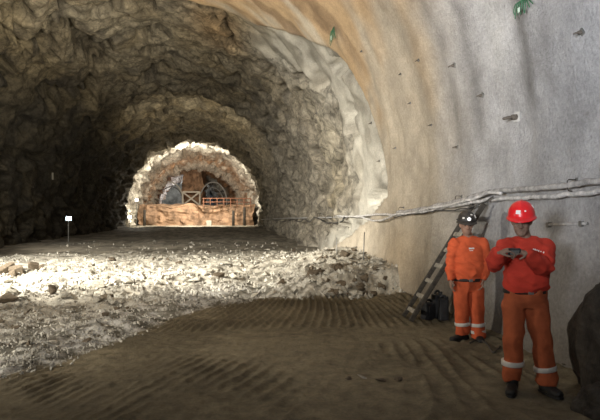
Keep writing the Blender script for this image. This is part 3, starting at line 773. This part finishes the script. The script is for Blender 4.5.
def build_person(K):
    """K: joints in person space (faces -Y, own left = +X), scale in metres"""
    root = empty('person', K['loc'], K.get('rz', 0)); tag(root, K['label'], 'person')
    J = {k: Vector(v) for k, v in K['J'].items()}
    g = K.get('girth', 1.0)
    # -- body
    bm = bmesh.new()
    HQ = Euler(K['head_rot']).to_quaternion(); hs = K.get('hs', 1.0)
    P = head_bm(bm, J['head'], HQ, hs)
    tube(bm, [J['neck']-V3(0, -.01, .06), J['neck'], lerp(J['neck'], J['head'], .5)+V3(0, .012, 0), J['head']+V3(0, .015, -.03)], [.075, .060, .056, .055], segs=14)
    tube(bm, [J['pelvis']-V3(0, 0, .08), J['pelvis'], J['waist'], J['chest'], J['neck']-V3(0, 0, .02)], [(.13*g, .09*g), (.145*g, .10*g), (.135*g, .095*g), (.155*g, .10*g), (.09, .06)], segs=16)
    for s in 'RL':
        tube(bm, [lerp(J['chest'], J['sh'+s], .4), J['sh'+s], lerp(J['sh'+s], J['el'+s], .5), J['el'+s], lerp(J['el'+s], J['wr'+s], .4), J['wr'+s]], [.05, .048, .042, .036, .036, .025], segs=12)
        tube(bm, [J['hip'+s]+V3(0, 0, .03), lerp(J['hip'+s], J['kn'+s], .5), J['kn'+s], lerp(J['kn'+s], J['an'+s], .35), J['an'+s], J['an'+s]-V3(0, 0, .04)], [.078, .068, .05, .05, .036, .036], segs=12)
        h = K['hand'+s]; hand_bm(bm, J['wr'+s], Vector(h[0]), Vector(h[1]), Vector(h[2]), h[3])
    me = remesh(bm, .0055, 3); body = mesh_obj('body', me, M[K['skin']], root)
    for s in (-1, 1):
        bm = bmesh.new(); ball(bm, P(s*.032, -.083, .008), (.013*hs, .007*hs, .006*hs), 10, HQ); from_bm('eye', bm, M['eye'], body, smooth=True)
    # hair at the nape and temples
    bm = bmesh.new(); ball(bm, P(0, .030, .020), (.083*hs, .080*hs, .075*hs), 16, HQ)
    from_bm('hair', bm, M['hair'], root, smooth=True)
    # -- sweatshirt
    bm = bmesh.new()
    hem = K['hem']
    prof = K['torso']   # list of (z, cx, cy, rx, ry)
    tube(bm, [V3(x, y, z) for z, x, y, rx, ry in prof], [(rx, ry) for z, x, y, rx, ry in prof], segs=24, power=2.4)
    for s in 'RL':
        sh, el, wr = J['sh'+s], J['el'+s], J['wr'+s]; sw = K.get('sleeve', 1.0)
        nk_ = J['neck']-V3(0, 0, .03)
        tube(bm, [nk_, lerp(nk_, sh, .5)+V3(0, 0, -.005), sh-V3(0, 0, .012)], [.066, .066, .066*sw], ref=V3(0, 0, 1), segs=14)
        ball(bm, sh-V3(0, 0, .012), (.078*sw,)*3, 14)
        fd = (wr-el).normalized()
        tube(bm, [lerp(sh, el, .02), lerp(sh, el, .3), lerp(sh, el, .65), el-(el-sh).normalized()*.01, lerp(el, wr, .25), lerp(el, wr, .55), lerp(el, wr, .85), wr+fd*.005],
             [.076*sw, .079*sw, .074*sw, .068*sw, .066*sw, .058*sw, .046*sw, .040*sw], segs=16)
    me = remesh(bm, .011, 5)
    wrinkle(me, .015, 6.0, (1, 1, 1.9), K['seed'], [(J['elL'], .14, 1.3), (J['elR'], .14, 1.3), (V3(0, -.1, hem+.08), .16, 1.0)])
    shirt = mesh_obj('sweatshirt', me, M[K['shirt']], root)
    nk = J['neck']
    ring_band([nk-V3(0, .0, .018), nk+V3(0, -.003, .006)], [(.079, .073), (.069, .064)], M[K['shirt']], 'collar', shirt)
    for s in 'RL':
        fd = (J['wr'+s]-J['el'+s]).normalized(); w = J['wr'+s]
        ring_band([w-fd*.035, w+fd*.012], [.043, .036], M[K['shirt']], 'cuff', shirt, ref=V3(0, 0, 1) if abs(fd.z) < .8 else V3(1, 0, 0))
    # -- trousers
    bm = bmesh.new(); tp = K['hips']
    tube(bm, [V3(x, y, z) for z, x, y, rx, ry in tp], [(rx, ry) for z, x, y, rx, ry in tp], segs=24, power=2.4)
    for s in 'RL':
        hp, kn, an = J['hip'+s], J['kn'+s], J['an'+s]; tw = K.get('leg', 1.0)
        tube(bm, [hp+V3(0, 0, .02), lerp(hp, kn, .35), lerp(hp, kn, .7), kn, lerp(kn, an, .35), lerp(kn, an, .7), an-V3(0, 0, .0), an-V3(0, 0, .035)],
             [.112*tw, .108*tw, .098*tw, .092*tw, .088*tw, .088*tw, .090*tw, .088*tw], segs=18)
    me = remesh(bm, .011, 4)
    cn = [(J['kn'+s], .12, .8) for s in 'RL']+[(J['an'+s], .12, 1.8) for s in 'RL']+[(J['pelvis']-V3(0, .1, .05), .14, .9)]
    wrinkle(me, .015, 5.0, (1.3, 1, 1.0), K['seed']+5, cn)
    tr = mesh_obj('trousers', me, M[K['pants']], root)
    for s in 'RL':
        kn, an = J['kn'+s], J['an'+s]; ax = (an-kn).normalized()
        for z in K['bands'+s]:
            f = (kn.z-z)/(kn.z-an.z); c = lerp(kn, an, f); w = .109*K.get('leg', 1.0)
            ring_band([c-ax*.022, c-ax*.018, c+ax*.018, c+ax*.022], [w*.97, w, w, w*.97], M['band'], 'reflective_band', tr)
    b = K['belt']
    bt = ring_band([V3(b[1], b[2], b[0]-.02), V3(b[1], b[2], b[0]-.016), V3(b[1], b[2], b[0]+.016), V3(b[1], b[2], b[0]+.02)], [(b[3]*.97, b[4]*.97), (b[3], b[4]), (b[3], b[4]), (b[3]*.97, b[4]*.97)], M['belt'], 'belt', root)
    bm = bmesh.new(); box(bm, (b[1], b[2]-b[4]-.004, b[0]), (.05, .012, .036), bev=.004); from_bm('buckle', bm, M['steel'], bt)
    # -- boots
    for s in 'RL':
        an = J['an'+s]; yaw = K['boot'+s]; fd = V3(math.sin(yaw), -math.cos(yaw), 0); z0 = K.get('z'+s, 0.0)
        bm = bmesh.new()
        base = V3(an.x, an.y, z0)
        tube(bm, [base+V3(0, 0, .20), base+V3(0, 0, .13), base+V3(0, 0, .05)], [.052, .055, .055], segs=16)
        tube(bm, [base-fd*.075+V3(0, 0, .045), base-fd*.04+V3(0, 0, .05), base+fd*.06+V3(0, 0, .052), base+fd*.13+V3(0, 0, .043), base+fd*.185+V3(0, 0, .038), base+fd*.205+V3(0, 0, .034)],
             [(.036, .036), (.045, .048), (.047, .050), (.052, .040), (.044, .034), (.024, .020)], ref=fd.cross(V3(0, 0, 1)), segs=16, power=2.6)
        me = remesh(bm, .007, 3); bo = mesh_obj('boot', me, M['boot'], root)
        bm = bmesh.new()
        tube(bm, [base-fd*.082+V3(0, 0, .012), base+fd*.0+V3(0, 0, .012), base+fd*.12+V3(0, 0, .012), base+fd*.195+V3(0, 0, .012), base+fd*.214+V3(0, 0, .014)],
             [(.036, .011), (.047, .012), (.055, .012), (.042, .012), (.020, .010)], ref=fd.cross(V3(0, 0, 1)), segs=14, power=4)
        from_bm('sole', bm, M['boot'], bo)
    # -- hard hat
    hm = bmesh.new(); HC = P(0, .0, .060); T = Matrix.Translation(HC) @ HQ.to_matrix().to_4x4() @ Matrix.Scale(hs, 4)
    n, mrings = 40, []
    hgt = .135
    for k in range(11):
        a = k/10*PI/2
        rr, zz = math.cos(a)**.85, math.sin(a)*hgt
        ring = []
        for i in range(n):
            th = 2*PI*i/n
            x, y = .118*math.cos(th)*rr, .138*math.sin(th)*rr
            ridge = .006*bell(math.cos(th), 0, .12)*(1-k/14)+.004*bell(x, .035, .008)*(k > 5)+.004*bell(x, -.035, .008)*(k > 5)+.009*bell(x, 0, .012)*(k > 2)
            ring.append(hm.verts.new(T @ Vector((x, y, zz+(ridge if k > 2 else 0)))))
            if k == 10: break
        mrings.append(ring)
    for a, b in zip(mrings[:-2], mrings[1:-1]):
        for i in range(n): hm.faces.new((a[i], a[(i+1) % n], b[(i+1) % n], b[i]))
    for i in range(n): hm.faces.new((mrings[-2][i], mrings[-2][(i+1) % n], mrings[-1][0]))
    # brim: a lip all round, a peak at the front
    prev = mrings[0]
    for w, dz in ((.35, -.006), (.8, -.013), (1, -.018), (.95, -.024), (.2, -.016), (-.4, -.010)):
        ring = []
        for i in range(n):
            th = 2*PI*i/n; fr = max(0, -math.sin(th))
            ex = (.020+.036*fr**2.0)*w
            ring.append(hm.verts.new(T @ Vector((math.cos(th)*(.118+ex*.7), math.sin(th)*(.138+ex), dz-.012*fr**3*max(w, 0)))))
        for i in range(n): hm.faces.new((ring[i], ring[(i+1) % n], prev[(i+1) % n], prev[i]))
        prev = ring
    hat = from_bm('hard_hat', hm, M[K['hat']], root, smooth=True)
    hat.modifiers.new('s', 'SOLIDIFY').thickness = .003
    def sticker(th, z, w, h, m, nm='badge'):
        a = math.asin(min(z/hgt, 1)); rr = math.cos(a)**.85
        x, y = .119*math.cos(th)*rr, .139*math.sin(th)*rr
        nn = Vector((x/.0142, y/.0193, z/.018*1.0)).normalized()
        c = Vector((x, y, z))+nn*.004; q = nn.to_track_quat('Z', 'Y')
        bm = bmesh.new(); box(bm, (0, 0, 0), (w, h, .004), bev=.001)
        M4 = T @ Matrix.Translation(c) @ q.to_matrix().to_4x4(); bmesh.ops.transform(bm, matrix=M4, verts=bm.verts)
        return from_bm(nm, bm, M[m], hat)
    for st in K['stickers']: sticker(*st)
    return root, P, T, shirt, hat, HQ, J

def rel(px, py, s, cx): return ((px-cx)*s, CAMZ-(py-HOR)*s)
# ---------------- front miner
S1 = 5.66/600
def F(px, py, y=0.0):
    k = (5.66+y)/600
    return ((px-300)*k-(527-300)*S1, y, CAMZ-(py-HOR)*k)
loc1 = at(527, 392, 5.66); loc1.z = 0
rz1 = -math.atan2(loc1.x, loc1.y)*0-TH
jf = dict(head=F(521.5, 222, -.05), neck=F(525, 238.5, -.005), chest=F(527, 252, 0), waist=F(525, 275, 0), pelvis=F(525, 296, 0),
          shL=F(545, 246.5, 0), elL=F(544, 268.5, -.16), wrL=F(526.5, 253, -.36),
          shR=F(506.5, 246, -.02), elR=F(495, 263.5, -.16), wrR=F(499, 252.5, -.37),
          hipR=F(514, 303, 0), knR=F(513, 340, -.03), anR=F(512.5, 376, 0), hipL=F(536, 303, 0), knL=F(541.5, 341, -.03), anL=F(546.5, 380, -.04))
z1 = hf(loc1.x, loc1.y)
D1 = dict(loc=loc1+Vector((0, 0, .0)), rz=rz1, J=jf, skin='skin2', shirt='red', pants='trouser', hat='helmet', seed=2.0, girth=1.1, hs=1.03,
          label='person in red sweatshirt and red hard hat, looking down at a camera in both hands',
          head_rot=(.16, 0, -.40), hem=.985, sleeve=1.12, leg=.96,
          handL=((-.95, -.25, .22), (-.1, .5, -.85), (.1, -.9, .3), .75), handR=((.85, -.2, .30), (.15, .3, -.9), (-.1, -.9, .2), .75),
          torso=[(.965, -.018, 0, .186, .122), (1.00, -.015, -.01, .205, .140), (1.08, -.012, -.015, .208, .145), (1.17, -.008, -.01, .202, .135), (1.27, -.004, 0, .202, .125), (1.35, -.003, 0, .198, .115), (1.405, -.006, 0, .160, .095), (1.45, -.015, 0, .090, .075)],
          hips=[(.985, -.018, 0, .188, .122), (.93, -.018, 0, .196, .130), (.87, -.018, 0, .198, .130), (.80, -.018, 0, .17, .11)],
          belt=(.958, -.018, 0, .207, .143), bandsR=(.285,), bandsL=(.235,), bootR=-.45, bootL=.25,
          stickers=[(-PI/2-.18, .050, .040, .036, 'white'), (-PI/2+.34, .058, .016, .014, 'white'), (-PI/2+1.35, .085, .020, .030, 'white')])
r1 = build_person(D1)
# chest lettering: a short line of small marks
def chest_mark(root, shirt, xs_, z, yfront, m, h, lean=0):
    bm = bmesh.new()
    for i, (x, w, hh) in enumerate(xs_): box(bm, (x, yfront, z+lean*x), (w, .006, hh), Euler((.12, 0, 0)))
    return from_bm('chest_logo', bm, m, shirt)
# ---------------- miner with headlamp
S2 = 7.9/600
def G(px, py, y=0.0):
    k = (7.9+y)/600
    return ((px-300)*k-(468-300)*S2, y, CAMZ-(py-HOR)*k)
loc2 = at(468, 341, 7.9); loc2.z = 0
jg = dict(head=G(466.5, 225.5, -.03), neck=G(468, 237.5, 0), chest=G(468.5, 250, 0), waist=G(468.5, 266, 0), pelvis=G(468.5, 284, 0),
          shR=G(454.5, 243, 0), elR=G(451.5, 264, .02), wrR=G(450.5, 279.5, -.05), shL=G(482.5, 243, 0), elL=G(485.5, 264, .02), wrL=G(483, 279, -.07),
          hipR=G(461.5, 290, 0), knR=G(461.5, 311, -.02), anR=G(463, 331.5, 0), hipL=G(475.5, 290, 0), knL=G(477, 312, -.03), anL=G(478, 334, -.03))
D2 = dict(loc=loc2, rz=-TH+.0, J=jg, skin='skin', shirt='orange', pants='trouser2', hat='helmet2', seed=9.0, girth=.95, hs=1.0,
          label='person in orange work clothes and dark hard hat with headlamp, arms hanging down',
          head_rot=(.10, 0, -.08), hem=.84, sleeve=1.0, leg=.93,
          handR=((-.05, -.10, -1), (.9, 0, 0), (0, -1, 0), .45), handL=((-.1, -.10, -1), (-.9, 0, 0), (0, -1, 0), .45),
          torso=[(.82, .0, 0, .162, .112), (.85, 0, -.005, .180, .125), (.95, 0, -.01, .185, .130), (1.05, 0, 0, .185, .125), (1.15, 0, 0, .188, .118), (1.24, 0, 0, .185, .108), (1.295, 0, 0, .145, .088), (1.34, 0, 0, .082, .072)],
          hips=[(.84, 0, 0, .168, .112), (.78, 0, 0, .178, .120), (.72, 0, 0, .178, .118), (.66, 0, 0, .15, .10)],
          belt=(.812, 0, 0, .190, .137), bandsR=(.235,), bandsL=(.225, .135), bootR=-1.15, bootL=-.05,
          stickers=[(-PI/2+1.05, .065, .045, .045, 'white'), (-PI/2-.55, .05, .03, .02, 'white'), (-PI/2+.45, .09, .03, .02, 'white')])
r2 = build_person(D2)
def on_front(shirt, x, z, y0=-.6):
    """where a line towards +Y meets the front of the sweatshirt"""
    me = shirt.data; best = None
    from mathutils.bvhtree import BVHTree
    if 'bvh' not in CACHE or CACHE['o'] is not me:
        CACHE['bvh'] = BVHTree.FromPolygons([v.co for v in me.vertices], [p.vertices for p in me.polygons]); CACHE['o'] = me
    h = CACHE['bvh'].ray_cast(Vector((x, y0, z)), Vector((0, 1, 0)))
    return h[0], h[1]
CACHE = {}
def mark(shirt, items, name='chest_logo'):
    bm = bmesh.new()
    for x, z, w, h in items:
        p, n = on_front(shirt, x, z)
        if p is None: continue
        q = n.to_track_quat('Z', 'Y'); box(bm, p+n*.004, (w, h, .006), q.to_euler())
    o = from_bm(name, bm, M['white'], shirt); return o
# front: slanting line of small letters on the chest
xx, zz = .02, 1.345
x0, _, z0 = F(529, 248.5); x1, _, z1_ = F(537, 251.5)
mark(r1[3], [(lerp(x0, x1, t), lerp(z0, z1_, t), .011, .016 if k % 2 else .011) for k, t in enumerate((0, .2, .4, .6, .8, 1))])
x0, _, z0 = G(469, 248.5)
mark(r2[3], [(x0-.030+k*.015, z0+.006, .012, .020) for k in range(5)]+[(x0-.02+k*.016, z0-.018, .011, .008) for k in range(3)])
# headlamp of the second miner
P2, T2, hat2, HQ2 = r2[1], r2[2], r2[4], r2[5]
bm = bmesh.new(); tube(bm, [Vector((0, -.125, .045)), Vector((0, -.150, .045)), Vector((0, -.168, .043))], [.022, .027, .027], segs=18)
bmesh.ops.transform(bm, matrix=T2, verts=bm.verts); hl = from_bm('headlamp', bm, M['steel'], hat2, smooth=True)
bm = bmesh.new(); tube(bm, [Vector((0, -.168, .043)), Vector((0, -.172, .043))], [.024, .022], segs=18)
bmesh.ops.transform(bm, matrix=T2, verts=bm.verts); from_bm('lens', bm, M['glow'], hl)
bm = bmesh.new(); tube(bm, [Vector((.121*math.cos(2*PI*k/32), .141*math.sin(2*PI*k/32), .016)) for k in range(33)], [(.004, .012)]*33, ref=Vector((0, 0, 1)), segs=6)
bmesh.ops.transform(bm, matrix=T2, verts=bm.verts); from_bm('strap', bm, M['black'], hat2)
# small camera held by the front miner: lies between both hands
R1 = Matrix.Translation(r1[0].location) @ Matrix.Rotation(r1[0].rotation_euler.z, 4, 'Z')
c = (Vector(jf['wrL'])+Vector(jf['wrR']))/2+Vector((0, -.035, .012))
t = empty('pocket_camera', R1 @ c, r1[0].rotation_euler.z); tag(t, 'small dark pocket camera held up in both hands by the miner in red', 'camera')
bm = bmesh.new(); box(bm, (0, 0, 0), (.105, .028, .062), Euler((.5, 0, 0)), bev=.008); from_bm('camera_body', bm, M['black'], t)
bm = bmesh.new(); tube(bm, [Vector((0, .010, .006)), Vector((0, .026, .014))], [.022, .020], segs=18); from_bm('objective', bm, M['steel'], t)
bm = bmesh.new(); box(bm, (0, -.016, -.008), (.075, .003, .045), Euler((.5, 0, 0)), bev=.001); from_bm('display', bm, M['steel'], t)
# ---------------------------------------------------------------- camera, light, colour
cd = bpy.data.cameras.new('camera'); cam = bpy.data.objects.new('camera', cd); COL.objects.link(cam)
cam.location = (0, 0, CAMZ); cam.rotation_euler = (PI/2, 0, -TH); cd.sensor_width = 36; cd.lens = 36
cd.shift_y = (HOR-210)/600; cd.clip_start = .05; cd.clip_end = 400
SC.camera = cam
def lamp(kind, name, loc, target, energy, col, size=.3, angle=60, blend=.5):
    l = bpy.data.lights.new(name, kind); l.energy = energy; l.color = col
    if kind == 'SPOT': l.spot_size = math.radians(angle); l.spot_blend = blend; l.shadow_soft_size = size
    elif kind == 'AREA': l.size = size
    else: l.shadow_soft_size = size
    o = bpy.data.objects.new(name, l); COL.objects.link(o); o.location = loc
    o.rotation_euler = (Vector(target)-Vector(loc)).to_track_quat('-Z', 'Y').to_euler()
    return o
# flood lamp on the right behind the photographer, cool, aimed up the right wall
lamp('SPOT', 'wall_flood', (-3.5, -2.0, 2.6), (3.8, 7.5, 6.6), 6900, (.92, .95, 1.0), .6, 62, .9)
# warm lamp for the shoulder of the vault
lamp('SPOT', 'vault_flood', (-2.0, 1.0, 2.2), (-.5, 16, 8.5), 6500, (1.0, .90, .76), .4, 90, .9)
lamp('SPOT', 'ceiling_fill', (1.8, 3.5, 1.9), (-5.0, 19, 9.4), 15000, (1.0, .91, .74), .15, 54, .9)  # unseen fill added to brighten the ceiling rock
# general fill light added unseen behind the photographer
lamp('AREA', 'rear_fill', (-3, -3.5, 4.2), (0, 8, 1.5), 165, (.95, .97, 1.0), 4)
# strong flood from the left onto the rubble
lamp('SPOT', 'rubble_flood', (-8.2, 9.0, 4.6), (-3.0, 17.5, 0), 21000, (1.0, .95, .84), .12, 78, .8)
lamp('SPOT', 'right_flood', (-8.2, 9.6, 3.6), (4.0, 18.5, 3.2), 4600, (1.0, .94, .82), .2, 66, .9)
lamp('SPOT', 'track_fill', (-7.0, 5.5, 2.2), (1.2, 9.2, -.3), 1900, (1.0, .93, .8), .06, 64, .9)  # unseen low light added to graze the mud ridges
# lights deeper in
lamp('SPOT', 'floor_fill', (-8.8, 22, 4.8), (-3.0, 37, 0), 3200, (1.0, .93, .8), .2, 75, .9)  # unseen fill added to lift the ground past the rubble
lamp('SPOT', 'deep_flood', (-2.0, 36, 1.2), (-2.0, 50, 9.0), 3600, (1.0, .85, .6), .3, 70, .9)
lamp('POINT', 'mouth_lamp', (-9.3, 66.0, 1.6), (0, 0, 0), 420, (1.0, .93, .80), .2)
lamp('AREA', 'far_lamp', (-3.5, 68.5, 6.4), (-4.2, 84, 1.5), 2000, (1.0, .92, .78), 1.5)
lamp('POINT', 'far_ring_lamp', (-5, 89, 5.5), (0, 0, 0), 700, (1.0, .88, .70), .5)
lamp('POINT', 'heading_lamp', (-8.5, 108, 4.5), (0, 0, 0), 260, (.95, .95, 1.0), .5)
lamp('POINT', 'face_lamp', (-7.5, 117, 6.5), (0, 0, 0), 500, (1.0, .96, .88), .5)
w = bpy.data.worlds.new('World'); SC.world = w; w.use_nodes = True
w.node_tree.nodes['Background'].inputs['Color'].default_value = (.55, .6, .7, 1)
w.node_tree.nodes['Background'].inputs['Strength'].default_value = .05
SC.view_settings.view_transform = 'Standard'; SC.view_settings.look = 'None'
SC.view_settings.gamma = 1; SC.view_settings.exposure = 0; SC.view_settings.use_curve_mapping = False
